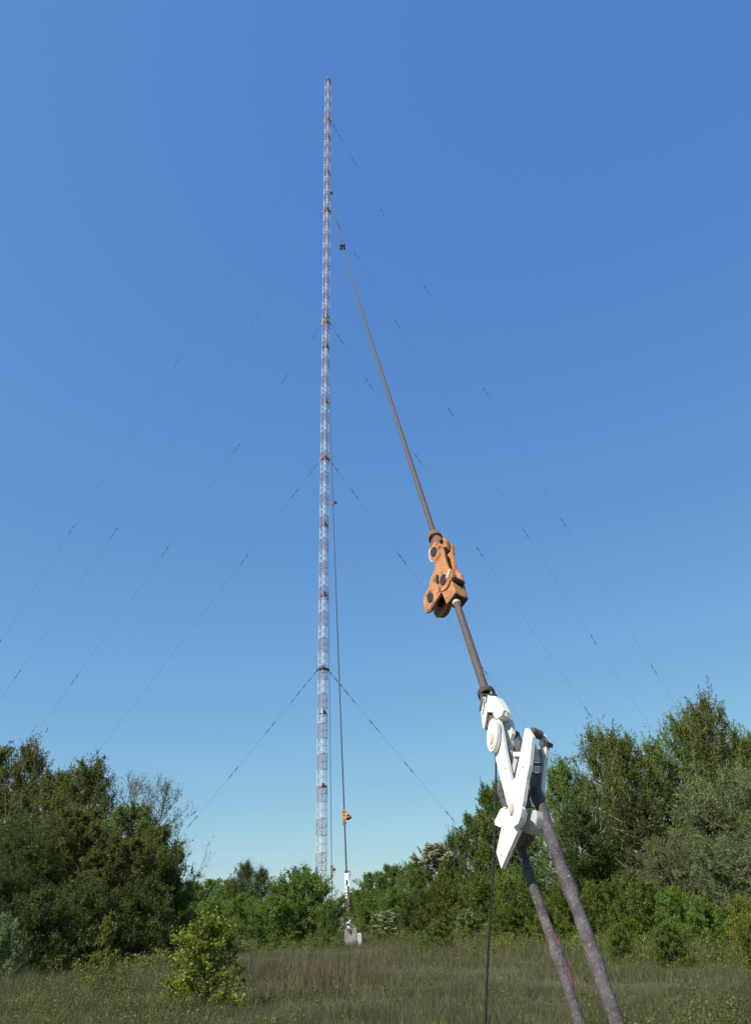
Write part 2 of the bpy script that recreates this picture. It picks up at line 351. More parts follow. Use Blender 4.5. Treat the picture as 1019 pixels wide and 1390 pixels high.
# --- orange strain link
OC = lambda q: (540 + q[0] / 5.343, 700 + q[1] / 5.343)
WC = lambda q: (620 + q[0] / 5.095, 920 + q[1] / 5.095)
def ell(cx, cy, rx, ry, tilt, n=28, a0=0, a1=360):
    r = []; ct, st = math.cos(math.radians(tilt)), math.sin(math.radians(tilt))
    for i in range(n if a1 - a0 >= 360 else n + 1):
        a = math.radians(a0 + (a1 - a0) * i / n); x, y = rx * math.cos(a), ry * math.sin(a)
        r.append((cx + x * ct - y * st, cy + x * st + y * ct))
    return r
def build_orange():
    t, p, u = frame(g5, 780); m, s = axes(u, Vector((-0.78, -0.62, 0)))
    root = empty('strain_link', p, 'large orange painted steel strain link with dark pins on the near guy cable', 'cable link')
    def tr(q, off): x, y = OC(q); return onplane(x, y, p + m * off, m)
    def plate(name, pts, off, th, mt, bev=.006, nm=None):
        b = MB(); b.prism([tr(q, off) for q in pts], m, th); return b.build(name, mt, root, bevel=bev)
    cheek = [(272,315),(300,240),(318,225),(330,262),(342,322),(360,372),(388,392),(392,440),(372,492),(336,540),(306,562),(288,596),(268,650),(238,690),(205,704),(190,682),(190,640),(200,590),(222,520),(236,450),(262,395)]
    plate('cheek_plate', cheek, .085, .024, M_ORANGE, .003)
    # far cheek of the same outline, set back
    b = MB(); b.prism([tr(q, .085) - m * .115 for q in cheek], m, .024); b.build('cheek_plate', M_ORANGE, root, bevel=.006)
    b = MB(); b.prism([tr(q, .085) - m * .145 for q in ell(232,610,50,88,17)], m, .03); b.build('lobe_plate', M_RUSTO, root, bevel=.006)
    # spacer web between the cheeks
    b = MB(); b.prism([tr(q, .05) for q in [(275,330),(330,320),(345,380),(300,430),(262,420)]], m, .08); b.build('web_block', M_RUSTO, root, bevel=.005)
    # rings and pins
    for (cx, cy, rx, ry) in ((264,258,40,80), (328,462,46,86), (231,602,46,84)):
        b = MB(); b.prism([tr(q, .094) for q in ell(cx, cy, rx, ry, 14)], m, .010)
        b.build('boss_ring', M_ORANGE if cy != 258 else M_RING, root, bevel=.004)
    plate('boss_face', ell(266,256,34,72,14), .100, .01, M_ORANGE, .003)
    for (cx, cy, rx, ry) in ((257,262,23,42), (324,462,23,44), (230,592,20,40)):
        b = MB(); b.prism([tr(q, .106) for q in ell(cx, cy, rx * .92, ry * .92, 14)], m, .15 if cy != 592 else .17); b.build('pin', M_DARK, root, bevel=.004)
    b = MB(); b.prism([tr(q, .104) for q in ell(358,425,8,44,20)], m, .015); b.build('pale_washer', M_RING, root, bevel=.004)
    b = MB(); b.prism([tr(q, .112) for q in [(275,432),(286,428),(284,482),(272,486)]], m, .02); b.build('keeper_slot', M_DARK, root)
    # upper clevis
    plate('clevis_cheek', [(226,236),(240,176),(262,140),(286,140),(306,170),(296,196),(262,190),(240,224)], .10, .05, M_RUSTO)
    b = MB(); b.prism([tr(q, -.06) for q in [(256,150),(272,128),(300,134),(335,160),(352,188),(350,240),(322,262),(296,200),(270,170)]], m, .05); b.build('clevis_cheek', M_ORANGE, root, bevel=.008)
    b = MB(); b.prism([tr(q, -.12) for q in [(318,196),(345,200),(362,196),(384,206),(388,262),(378,300),(392,350),(410,396),(372,402),(352,340),(340,290)]], m, .05); b.build('rear_arm', M_ORANGE, root, bevel=.008)
    t1, p1, _ = frame(g5, 728)
    b = MB(); b.tube([p1 + u * .10, p1 + u * .02, p1 - u * .08], [.045, .075, .085], 14); b.build('cable_collar', M_RUSTO, root, bevel=.004)
    # lower socket box round the cable end
    t2, p2, _ = frame(g5, 817); m2, s2 = axes(u, Vector((-0.74, -0.67, 0)))
    ru = u
    b = MB(); b.box(p2 + ru * .25 + RT * .012, m2, s2, ru, .082, .080, .25, tx=1.2); b.build('cable_socket', M_ORANGE, root, bevel=.012)
    b = MB(); b.box(p2 - ru * .003 + RT * .012, m2, s2, ru, .070, .068, .004); b.build('socket_shade', M_DARK, root)  # dark sheet that paints the shade on the box's underside
    b = MB(); b.tube([p2 - ru * .05, p2 - ru * .04, p2 + ru * .01], [.036, .043, .043], 14); b.build('cable_ferrule', M_RING, root, smooth=True)
    b = MB(); b.tube([tr((398,462), .06), tr((398,462), .06) - m * .12], .035, 14); b.build('socket_pin', M_DARK, root)
build_orange()

# --- white yoke assembly
def build_yoke():
    t, p, u = frame(g5, 1040); m, s = axes(u, Vector((-0.78, -0.62, 0)))
    root = empty('guy_yoke', p, 'large white steel yoke of V plates joining the near cable to two wrapped stays', 'cable yoke')
    def tr(q, off): x, y = WC(q); return onplane(x, y, p + m * off, m)
    def plate(name, pts, off, th, mt=M_WHITE, bev=.003):
        b = MB(); b.prism([tr(q, off) for q in pts], m, th); return b.build(name, mt, root, bevel=bev)
    # socket at the cable end: a flared arm, a head and a dark plate as painted shade
    plate('socket_arm', [(178,124),(214,118),(262,186),(246,240),(206,236),(196,280),(184,352),(176,348),(165,230)], .10, .018)
    plate('socket_head', [(196,122),(264,126),(296,176),(322,222),(306,262),(268,286),(252,262),(244,240),(214,234),(200,180)], .092, .07)
    plate('socket_arm', [(200,238),(250,240),(268,288),(240,300),(214,330),(200,360),(182,352),(190,280)], .075, .06, M_BRN)  # the socket's shaded underside, put in as dark colour
    plate('socket_flange', [(296,190),(312,210),(340,240),(338,270),(316,246)], .07, .05, M_GREYW)
    t1, p1, _ = frame(g5, 942)
    b = MB()
    for k in range(3): b.tube([p1 + (m * math.cos(a) + s * math.sin(a)) * .062 + u * (k * .018 - .02) for a in [i * math.pi / 8 for i in range(17)]], .010, 6, caps=False)
    b.tube([tr((166,120), .16), tr((270,124), .0)], .012, 6); b.tube([tr((168,112), .13), tr((170,170), .13), tr((160,228), .13)], .010, 6)
    b.build('wire_binding', M_CABLE, root)
    # link plates with their pin
    plate('link_plate', ell(240,396,34,116,4), .13, .035)
    plate('link_plate', [(262,288),(300,280),(345,284),(372,318),(378,382),(366,430),(362,498),(330,498),(300,400)], -.01, .035)
    plate('link_plate', ell(350,385,26,105,2), -.09, .035)
    plate('link_boss', ell(238,412,24,78,5), .138, .01)
    b = MB(); b.prism([tr(q, .147) for q in ell(234,418,13,42,6)], m, .02); b.build('link_pin', M_BRASS, root, bevel=.004)
    b = MB(); b.tube([tr((236,420), .12), tr((236,420), .12) - m * .25], .028, 14); b.build('link_axle', M_GREYW, root, smooth=True)
    # V yoke: left arm, right arm, joined low; two parallel plates
    V = [(250,500),(262,300),(285,284),(300,330),(318,430),(330,500),(352,610),(378,728),(400,690),(428,560),(468,352),(486,346),(520,404),(512,470),(500,600),(478,700),(456,850),(444,900),(430,925),(345,880),(300,700)]
    plate('yoke_plate', V, .085, .03)
    # the plate behind: same right arm moved back
    plate('yoke_plate', [(566,372),(592,388),(618,436),(618,470),(606,560),(592,680),(582,790),(566,850),(548,900),(530,900),(560,690),(572,560),(566,500)], -.115, .03)
    plate('yoke_lug', [(570,376),(600,396),(612,440),(600,446),(594,556),(570,500)], -.105, .02, M_WHITE, .004)
    plate('yoke_lug', [(600,432),(624,440),(620,470),(602,466)], -.10, .05, M_DARK, .003)
    # cross members between the plates, seen from below
    def cross(qa, qb, off, hz, hs, mt, name):
        c = tr(((qa[0] + qb[0]) / 2, (qa[1] + qb[1]) / 2), off); 
        b = MB(); b.box(c, m, s, u, .095, hs, hz); b.build(name, mt, root, bevel=.005)
    # web plate spanning the gap, with its oval hole (built as a ring)
    wt = lambda a, k: tr((a[0], a[1]), .05) * (1 - k) + tr((a[2], a[3]), -.12) * k
    def web(name, A, B, mt, th=.03):
        b = MB(); q = [tr(A[0], .055), tr(A[1], .055), tr(B[1], -.115), tr(B[0], -.115)]
        n = (q[1] - q[0]).cross(q[3] - q[0]).normalized()
        if n.dot(CAM - q[0]) < 0: n = -n
        b.prism(q, n, th); return b.build(name, mt, root, bevel=.003)
    web('web_plate', ((512,474),(504,582)), ((572,496),(588,586)), M_GREYW)  # greyer than the yoke plates: shade of this face is in its colour
    web('recess_shade', ((503,584),(500,610)), ((588,590),(584,612)), M_BRN, .01)  # thin dark strip painting the shade in the gap
    web('web_plate', ((501,612),(497,650)), ((584,614),(582,656)), M_GREYW)  # shaded face, again by greyer colour
    web('shade_web', ((496,654),(484,745)), ((582,660),(574,765)), M_BRN, .01)  # dark plate added as the shadow between front and rear plates
    plate('shade_web', [(470,740),(570,740),(560,890),(450,900)], -.13, .02, M_BRN)  # set further back, dark colour for the same shadow
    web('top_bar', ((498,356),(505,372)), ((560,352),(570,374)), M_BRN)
    b = MB(); c = tr((540,382), -.03); b.tube([c + m * .03, c - m * .05], .032, 16); b.build('roller', M_BRN, root, bevel=.004)
    b = MB(); c = tr((534,470), -.03)
    b.tube([c + s * .02 * math.cos(a) + u * .055 * math.sin(a) + m * .02 * math.cos(a) for a in [i * math.pi / 8 for i in range(17)]], .010, 6, caps=False)
    b.build('shackle_ring', M_WHITE, root)
    # rib inside the V
    plate('inner_rib', [(392,540),(424,540),(384,690),(364,676)], .04, .05, M_GREYW, .004)
    plate('inner_rib', [(384,512),(436,512),(432,544),(386,544)], .06, .12, M_WHITE, .004)
    plate('inner_bracket', [(326,496),(372,500),(366,560),(346,620),(340,560)], .02, .10, M_GREYW, .004)
    for q, off in (((326,620),.088), ((452,610),.088), ((298,1216),.093)):
        c = tr(q, off + .005); b = MB(); b.tube([c, c - m * .012], .009, 6); b.build('bolt', M_WHITE, root)
    # lower pivot: rounded links, pin, pointed blade
    plate('pivot_link', [(352,870),(372,852),(400,862),(430,880),(448,900),(436,960),(420,1010),(392,1030),(372,1010),(356,960)], .125, .035)
    plate('pivot_link', [(420,884),(446,898),(452,930),(440,990),(418,1024),(396,1030),(420,960)], .07, .04, M_WHITE)
    b = MB(); b.prism([tr(q, .14) for q in ell(369,905,11,42,6)], m, .03); b.build('pivot_pin', M_BRASS, root, bevel=.004)
    b = MB(); b.tube([tr((369,905), .11), tr((369,905), .11) - m * .26], .028, 14); b.build('pivot_axle', M_GREYW, root, smooth=True)
    plate('pointed_blade', [(330,912),(362,900),(392,1028),(424,1046),(304,1320),(270,1206)], .09, .03)
    plate('side_fin', [(300,905),(332,890),(318,1000),(298,1036),(262,1018),(256,994)], .05, .03, M_WHITE)
    plate('lower_housing', [(452,905),(540,912),(548,960),(530,1040),(500,1062),(430,1056),(440,985)], -.0, .10, M_GREYW, .012)  # grey colour stands in for shade on its right side
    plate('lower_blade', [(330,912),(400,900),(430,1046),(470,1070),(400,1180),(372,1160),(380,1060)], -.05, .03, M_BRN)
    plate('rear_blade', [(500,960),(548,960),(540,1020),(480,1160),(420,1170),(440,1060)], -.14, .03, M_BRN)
build_yoke()

# --- the two wrapped stays and the hidden ground anchor
def stay(p0, p1, d0, r, label):
    """from photo point p0 (upper end) to p1, depth d0 at the upper end; runs parallel to the cable down to the block"""
    a = atD(p0[0], p0[1], d0); u = (g5(.004) - g5(.001)).normalized()
    # depth of the lower point so that the rod keeps the cable's slope
    best = None
    for k in range(400):
        d1 = d0 * (0.35 + 0.65 * k / 400); q = atD(p1[0], p1[1], d1); v = (a - q).normalized(); e = abs(v.z - u.z)
        if best is None or e < best[0]: best = (e, q)
    q = best[1]; v = (q - a).normalized(); end = q + v * ((q.z - 0.42) / -v.z)
    root = empty('wrapped_stay', end, label, 'stay rod', 'lumpy wrapped stays below the white yoke')
    n = 150; pts = []; rad = []; LUMP = (.21, .43, .455, .60) if r > .033 else (.30, .52, .71)
    x = v.orthogonal().normalized(); y = v.cross(x)
    for i in range(n):
        f = i / (n - 1); w_ = x * math.sin(f * 23) * .003 + y * math.cos(f * 17) * .003
        pts.append(a + (end - a) * f + w_); rad.append(r * (1 + .035 * math.sin(f * 61) + .03 * math.sin(f * 37 + 1) + sum(.26 * math.exp(-((f - q) / .013) ** 2) for q in LUMP)))
    b = MB(); b.tube(pts, rad, 18, lump=.05); b.build('wrapped_rod', M_WRAP, root, smooth=True)
    if r < .033:
        f0 = [k / 100 for k in range(101) if proj(a + (end - a) * (k / 100))[1] > 1262][0]
        sd = RT * .8 - FW * .6; side = (sd - v * sd.dot(v)).normalized(); L = (end - a).length
        c = [a + (end - a) * (f0 + .35 / L * q / 8) + side * r * .80 for q in range(9)]
        b = MB(); b.tube(c, [r * .25, r * .48, r * .56, r * .6, r * .6, r * .6, r * .56, r * .5, r * .25], 10); b.build('stained_patch', M_PURPLE, root, smooth=True)
    return root, a, end
W = lambda x, y: WC((x, y))
dY = (g5(t_for_y(g5, 1040)) - CAM).dot(FW)
s1, a1, e1 = stay(W(400, 392), (802, 1290), dY * 1.055, .036, 'thicker wrapped grey stay rod on the right, running down from the white yoke')
s2, a2, e2 = stay(W(292, 740), (753, 1290), dY * 1.05, .030, 'thinner wrapped stay rod on the left with a magenta stain near its foot')
ac = (e1 + e2) / 2
blk = empty('anchor_block', (ac.x, ac.y, 0), 'low concrete anchor block at the foot of the two wrapped stays', 'anchor block')
b = MB(); b.box(Vector((ac.x, ac.y - .25, .12)), Vector((1, 0, 0)), Vector((0, 1, 0)), Vector((0, 0, 1)), .75, .55, .28, tx=.92); b.build('plinth', M_CONC, blk, bevel=.02)
for e in (e1, e2):
    b = MB(); b.box(Vector((e.x, e.y, .42)), Vector((1, 0, 0)), Vector((0, .77, -.64)), Vector((0, .64, .77)), .09, .07, .10); b.build('foot_bracket', M_WHITE, blk, bevel=.006)
# hanging earth wire
a = onplane(*WC((268, 545)), g5(t_for_y(g5, 1040)), Vector((-.6, -.8, 0)).normalized())
q = atY(664, 1300, a.y - 0.12); dr = (q - a).normalized(); end = q + dr * ((q.z - gz(q.x, q.y) - .01) / -dr.z)
pts = [a + Vector((.05, .06, .12))] + [a.lerp(end, i / 16) + Vector((.012 * math.sin(i * .55), 0, 0)) for i in range(17)] + [end + Vector((.12, -.1, 0)), end + Vector((.3, -.05, 0))]
b = MB(); b.tube(pts, .0065, 8); o = b.build('earth_wire', M_WIRE, loc=end, smooth=True)
tag(o, 'thin black wire hanging straight down to the grass from the white yoke', 'wire')

# --- second anchor of the same side, 46 m off: block, hardware, cable
B2 = Vector((-1.94, 46.4, 0)); T2 = B2 + Vector((-.24, .35, .80))
def g4(t): return sagline(T2, mp(3), 32.0, t)
xs = [(proj(g4(t_for_y(g4, y))), y) for y in (1105, 900, 773, 682)]
sec = empty('guy_cable', g4(t_for_y(g4, 1180)), 'thin dark guy cable rising almost upright beside the mast from the concrete block', 'guy cable')
b = MB(); b.tube(cabledata(g4, 1186, None, 80), .05, 6); b.build('cable', M_GUY, sec, smooth=True)
def small_link(fn, py, sc, label, flip=1, mt=None):
    mt = mt or M_ORANGE
    t, p, u = frame(fn, py); root = empty('strain_link', p, label, 'cable link')
    m, s = axes(u, Vector((0, -1, 0))); s = s if s.x > 0 else -s; K = sc
    P = lambda x, y: p + s * (x * K * flip) + u * (y * K)
    b = MB(); b.prism([P(*q) + m * .14 * K for q in ((-.22,.05),(-.2,.62),(-.28,.75),(-.1,.95),(.12,.95),(.28,.72),(.2,.5),(.3,.28),(.5,.2),(.68,.0),(.6,-.2),(.4,-.32),(.22,-.3),(.16,-.5),(.18,-.85),(.02,-.98),(-.2,-.92),(-.22,-.5))], m, .1 * K); b.build('cheek_plate', mt, root, bevel=.01)
    b = MB(); b.prism([P(*q) - m * .06 * K for q in ((-.24,-.1),(-.24,.62),(-.3,.78),(-.08,1.0),(.1,.98),(.26,.72),(.2,.5),(.34,.3),(.55,.25),(.75,.0),(.66,-.24),(.4,-.36),(.2,-.3),(.14,-.5),(.14,-.9),(-.2,-.95))], m, .1 * K); b.build('cheek_plate', M_RUSTO, root, bevel=.01)
    for q, r in (((.42, -.02), .15), ((-.02, .55), .13), ((-.03, .05), .10)):
        b = MB(); b.disc(P(*q) + m * .17 * K, m, r * K, .4 * K, 16); b.build('pin', M_DARK, root)
    b = MB(); b.tube([P(0, 1.05), P(0, .85), P(0, .6)], [.07 * K, .16 * K, .18 * K], 12); b.build('cable_collar', M_RUSTO, root)
    b = MB(); b.tube([P(-.02, -.4), P(-.02, -.9), P(-.02, -1.15)], [.18 * K, .17 * K, .06 * K], 12); b.build('cable_socket', M_RUSTO, root)
small_link(g4, 1109, .62, 'small orange strain link low on the thin upright cable above the white painted hardware')
small_link(g4, 682, .85, 'small dark orange insulator link on the thin cable right beside the mast at mid height', mt=M_RUSTO)
def build_block_hw():
    u = (g4(.01) - g4(0)).normalized(); m, s = axes(u, Vector((0, -1, 0))); s = s if s.x > 0 else -s
    Y0 = T2.y
    def tr(x, y, off=0):
        X, Y = 410 + x / 6.04, 1080 + y / 6.04; n = Vector((0, -.77, .64)); return onplane(X, Y, T2 - n * off, Vector((0, -u.z, u.y)).normalized())
    n = Vector((0, -u.z, u.y)).normalized()
    root = empty('guy_yoke', tr(375, 800), 'narrow white and dark cable hardware standing on the concrete block by the bush', 'cable yoke')
    def pl(name, pts, mt, off, th): b = MB(); b.prism([tr(x, y, off) for x, y in pts], n, th); b.build(name, mt, root, bevel=.008)
    pl('cable_socket', [(350,612),(376,612),(378,636),(350,636)], M_DARK, -.04, .14)
    pl('yoke_plate', [(350,634),(380,634),(384,700),(386,742),(372,742),(370,700),(352,742),(349,690)], M_WHITE, -.10, .04)
    pl('yoke_plate', [(352,740),(366,736),(372,800),(372,838),(356,846),(350,800)], M_WHITE, -.11, .04)
    pl('yoke_plate', [(354,636),(384,640),(386,740),(384,770),(356,770)], M_GREYW, .06, .04)
    pl('pin_block', [(358,690),(372,690),(374,720),(360,722)], M_DARK, -.14, .28)
    pl('pointed_blade', [(376,800),(388,800),(386,866),(380,866)], M_WHITE, .02, .04)
    pl('lower_clevis', [(362,990),(388,992),(396,1024),(390,1060),(388,1106),(364,1106),(366,1050),(356,1026)], M_WHITE, -.06, .14)
    pl('clevis_pin', [(372,1046),(388,1046),(388,1062),(372,1062)], M_DARK, -.10, .22)
    for x0, x1 in ((364, 372), (378, 384)):
        b = MB(); b.tube([tr(x0, 745), tr((x0 + x1) / 2 + 1, 860), tr(x1, 1000)], [.045, .055, .05], 8, lump=.08); b.build('wrapped_rod', M_WRAP, root, smooth=True)
    b = MB(); b.tube([tr(x, y, -.05) for x, y in ((384,690),(396,640),(394,622),(386,618),(382,626))], .022, 6); b.build('lifting_hook', M_GUY, root)
build_block_hw()
blk2 = empty('anchor_block', B2, 'grey concrete anchor block with a whitewashed side, right of the central bush', 'anchor block')
b = MB(); b.box(B2 + Vector((-.1, .5, .32)), Vector((1, 0, 0)), Vector((0, 1, 0)), Vector((0, 0, 1)), .34, .7, .44, tx=.94); b.build('plinth', M_CONC, blk2, bevel=.02)
b = MB(); b.box(B2 + Vector((.36, .2, .2)), Vector((1, 0, 0)), Vector((0, 1, 0)), Vector((0, 0, 1)), .13, .5, .34, tx=.8); b.build('whitewashed_buttress', M_CONCW, blk2, bevel=.02)
# --- third anchor, about 105 m off, hidden by the bushes
T3 = Vector((-6.8, 104, 1.2))
def g3(t): return sagline(T3, mp(2), 12.0, t)
for k, (fn, T, lab) in enumerate(((g3, T3, 'thin guy cable hugging the right edge of the mast, ending behind the central bush'),)):
    r = empty('guy_cable', T, lab, 'guy cable'); b = MB(); b.tube([fn(i / 50) for i in range(51)], .05, 5); b.build('cable', M_GUY, r, smooth=True)
small_link(g3, 1180, .7, 'small rusty orange strain link hanging just above the central bush beside the mast foot', mt=M_RUSTO)
b = MB(); b.box(Vector((T3.x, T3.y, .5)), Vector((1, 0, 0)), Vector((0, 1, 0)), Vector((0, 0, 1)), .6, .8, .8, tx=.9); o = b.build('anchor_block', M_CONC, loc=Vector((T3.x, T3.y, 0)), bevel=.03)
tag(o, 'concrete anchor block of the third cable, hidden behind the central bush', 'anchor block')
# ---------------------------------------------------------------- vegetation
def mesh_np(name, V, nper, m):
    n = len(V) // nper; me = bpy.data.meshes.new(name)
    me.vertices.add(len(V)); me.vertices.foreach_set('co', V.astype(np.float32).ravel())
    me.loops.add(n * nper); me.loops.foreach_set('vertex_index', np.arange(n * nper, dtype=np.int32))
    me.polygons.add(n); me.polygons.foreach_set('loop_start', np.arange(0, n * nper, nper, dtype=np.int32))
    me.polygons.foreach_set('loop_total', np.full(n, nper, dtype=np.int32))
    me.update(calc_edges=True); me.materials.append(m); return me
def norm(a): return a / (np.linalg.norm(a, axis=1, keepdims=True) + 1e-9)
def leaves(rng, S, D, Ls, per, size, jit=0.05, aspect=0.5, droop=0.0):
    """S starts, D directions, Ls lengths of shoots -> diamond leaves (n*4 verts)"""
    k = len(S); f = rng.uniform(0.05, 1, (k, per)); P = S[:, None] + D[:, None] * (Ls[:, None] * f)[..., None]
    P[..., 2] -= droop * (Ls[:, None] * f) ** 2
    P = P.reshape(-1, 3) + rng.normal(0, jit, (k * per, 3))
    a = norm(np.repeat(D, per, 0) * 0.8 + rng.normal(0, 0.7, (k * per, 3)))
    nn = norm(rng.normal(0, 1, (k * per, 3)) + np.array([0, 0, 0.5])); b = norm(np.cross(a, nn))
    s = size * rng.uniform(0.6, 1.35, (k * per, 1))
    V = np.stack([P - a * s * .5, P + b * s * aspect * .5, P + a * s * .5, P - b * s * aspect * .5], 1)
    return V.reshape(-1, 3)
PROF = {
 'round': lambda t: np.sin(np.pi * np.clip(t * .92 + .06, 0, 1)) ** .55,
 'oval': lambda t: np.clip(np.sin(np.pi * np.clip(t * .80 + .16, 0, 1)), 0, 1) ** .8,
 'point': lambda t: np.clip((1 - t) * 1.25, 0, 1) ** .75 * np.clip(t * 5 + .4, 0, 1),
 'egg': lambda t: np.clip(1 - t, 0, 1) ** .8 * np.clip(t * 3.5 + .5, 0, 1) * 1.15,
 'bush': lambda t: np.sqrt(np.clip(1 - t ** 2.2, 0, 1))}
def gen(seed, H, W, prof='round', t0=.12, NL=46, NS=8, NH=7, per=10, size=.12, shoot=.5, mode='mix', stems=1, aspect=.5, top=0.0, rise=.35, wood_r=None, twigs=False):
    rng = np.random.default_rng(seed); P = PROF[prof]; wood = MB(); starts = []; dirs = []; lens = []
    wr = wood_r or H * .013
    trunks = []
    for s in range(stems):
        a = rng.uniform(0, 6.28); sp = 0 if stems == 1 else W * .22 * math.sqrt(rng.uniform(.1, 1)); hh = H * (.93 if stems == 1 else rng.uniform(.6, .95))
        bx, by = rng.uniform(-1, 1, 2) * (0 if stems == 1 else .12 * W * .5); pts = []
        for i in range(9):
            f = i / 8; pts.append(Vector((bx + math.cos(a) * sp * f + math.sin(f * 7 + s) * .02 * H * f, by + math.sin(a) * sp * f + math.cos(f * 6 + s * 2) * .02 * H * f, -.15 + (hh + .15) * f)))
        wood.tube(pts, [wr * (1.15 - f / 8) / (1 if stems == 1 else 2) for f in range(9)], 7); trunks.append((pts, hh))
    ph = rng.uniform(0, 6.28, 6)
    for i in range(NL):
        t = t0 + (1 - t0) * ((i + rng.uniform(0, 1)) / NL); tk, hh = trunks[i % stems]
        az = i * 2.39996 + rng.uniform(-.4, .4)
        lump = 1 + .20 * math.sin(az * 2 + ph[0] + t * 5) + .16 * math.sin(az * 3 + ph[1] - t * 9) + .12 * math.sin(t * 17 + ph[2])
        R = W / 2 * float(P(np.array(t))) * lump * rng.uniform(.72, 1.08)
        zt = t * H; el = rise * R * rng.uniform(.5, 1.3)
        z0 = max(.05, min(zt - el, hh * .96)); f = z0 / hh * 8; k = min(int(f), 7); org = tk[k].lerp(tk[k + 1], min(max(f - k, 0), 1))
        tip = Vector((math.cos(az) * R, math.sin(az) * R, zt)); 
        lp = [org, org.lerp(tip, .5) + Vector((0, 0, -.08 * R)), tip]
        wood.tube(lp, [wr * .42, wr * .25, wr * .08], 5, caps=False)
        for j in range(NS):
            g = rng.uniform(.25, 1.0); q = org.lerp(tip, g) + Vector((0, 0, -.3 * R * g * (1 - g)))
            d = Vector(rng.normal(0, 1, 3)) + (tip - org).normalized() * 1.1; d.z += .3; d.normalize(); l = max(.25, R * .30 * rng.uniform(.6, 1.3))
            e = q + d * l
            if e.z < .1: e.z = .1
            if twigs or j < 3: wood.tube([q, e], [wr * .13, wr * .05], 3, caps=False)
            for h in range(NH):
                s = q.lerp(e, rng.uniform(.3, 1)); 
                if mode == 'droop': dd = Vector((*(rng.normal(0, .42, 2)), -1.0)) if rng.uniform() < .62 else Vector(rng.normal(0, 1, 3))
                elif mode == 'up': dd = Vector((*(rng.normal(0, .55, 2)), 1.0)) + d * .5
                else: dd = Vector(rng.normal(0, 1, 3)) + d * .6 + Vector((0, 0, .35))
                dd.normalize(); starts.append(s); dirs.append(dd); lens.append(shoot * rng.uniform(.4, 1.25))
                if twigs: wood.tube([s, s + dd * lens[-1]], [wr * .05, wr * .02], 3, caps=False)
    # sprigs that break the outline at the top
    nt_ = int(top)
    for i in range(nt_):
        t = rng.uniform(.62, .97); az = rng.uniform(0, 6.28); R = W / 2 * float(P(np.array(t))) * rng.uniform(.3, .95)
        s = Vector((math.cos(az) * R, math.sin(az) * R, t * H)); d = Vector((math.cos(az) * .35, math.sin(az) * .35, 1)) + Vector(rng.normal(0, .2, 3)); d.normalize()
        L = H * rng.uniform(.06, .15); wood.tube([s - d * .4, s + d * L], [wr * .1, wr * .03], 3, caps=False)
        for q in range(5): 
            starts.append(s + d * L * (q / 5)); dirs.append((d + Vector(rng.normal(0, .35, 3))).normalized()); lens.append(L * .3)
    S = np.array([tuple(x) for x in starts]); D = np.array([tuple(x) for x in dirs]); Ls = np.array(lens)
    V = leaves(rng, S, D, Ls, per, size, jit=size * .35, aspect=aspect)
    V[:, 2] = np.maximum(V[:, 2], .02)
    return wood, V, S, (H, W)
VAR = {}
def variant(key, leafm, woodm, **kw):
    wood, V, S, hw = gen(**kw)
    VAR[key] = (wood.build('wood', woodm, data_only=True), mesh_np('leaves', V, 4, leafm) if kw.get('per', 10) else None, hw, S)
variant('birchA', L_BIRCH, M_BIRCH, seed=11, H=11.5, W=6.2, prof='oval', t0=.10, NL=84, NS=9, NH=10, per=12, size=.11, shoot=.75, mode='droop', top=26, rise=.7)
variant('birchB', L_BIRCH, M_BIRCH, seed=12, H=10.5, W=5.4, prof='oval', t0=.08, NL=80, NS=9, NH=10, per=12, size=.11, shoot=.8, mode='droop', top=30, rise=.8)
variant('roundA', L_OLIVE, M_BARK, seed=21, H=9, W=6.6, prof='round', t0=.08, NL=80, NS=9, NH=9, per=13, size=.125, shoot=.42, top=14)
variant('roundB', L_GREEN, M_BARK, seed=22, H=8, W=6.0, prof='round', t0=.06, NL=78, NS=9, NH=9, per=13, size=.12, shoot=.45, top=24)
variant('willow', L_SILVER, M_BARK, seed=23, H=7.5, W=6.5, prof='round', t0=.03, NL=80, NS=10, NH=8, per=10, size=.13, shoot=.5, aspect=.33, top=16, stems=3)
variant('bushA', L_GREEN, M_BARK, seed=31, H=4, W=4.8, prof='bush', t0=.03, NL=66, NS=9, NH=8, per=9, size=.11, shoot=.4, stems=5, top=30, mode='mix')
variant('bushB', L_GREEN, M_BARK, seed=32, H=4.4, W=4.6, prof='bush', t0=.03, NL=66, NS=9, NH=8, per=9, size=.105, shoot=.5, stems=6, top=48, mode='up')
variant('bushC', L_BRIGHT, M_BARK, seed=33, H=2.6, W=3.2, prof='bush', t0=.02, NL=46, NS=8, NH=7, per=9, size=.10, shoot=.35, stems=5, top=26, mode='up')
variant('sapling', L_YELLOW, M_BARK, seed=34, H=1.5, W=1.3, prof='bush', t0=.06, NL=36, NS=6, NH=5, per=7, size=.062, shoot=.2, stems=7, top=18, mode='up', aspect=.6, wood_r=.02)
variant('bare', L_OLIVE, M_TWIG, seed=35, H=7, W=4.6, prof='oval', t0=.25, NL=58, NS=9, NH=6, per=1, size=.085, shoot=.5, wood_r=.055, twigs=True, mode='up', rise=.9)
variant('sproutlet', L_YELLOW, M_BARK, seed=36, H=1.5, W=.75, prof='point', t0=.08, NL=20, NS=4, NH=4, per=7, size=.06, shoot=.18, stems=2, top=8, mode='mix', aspect=.6, wood_r=.02)
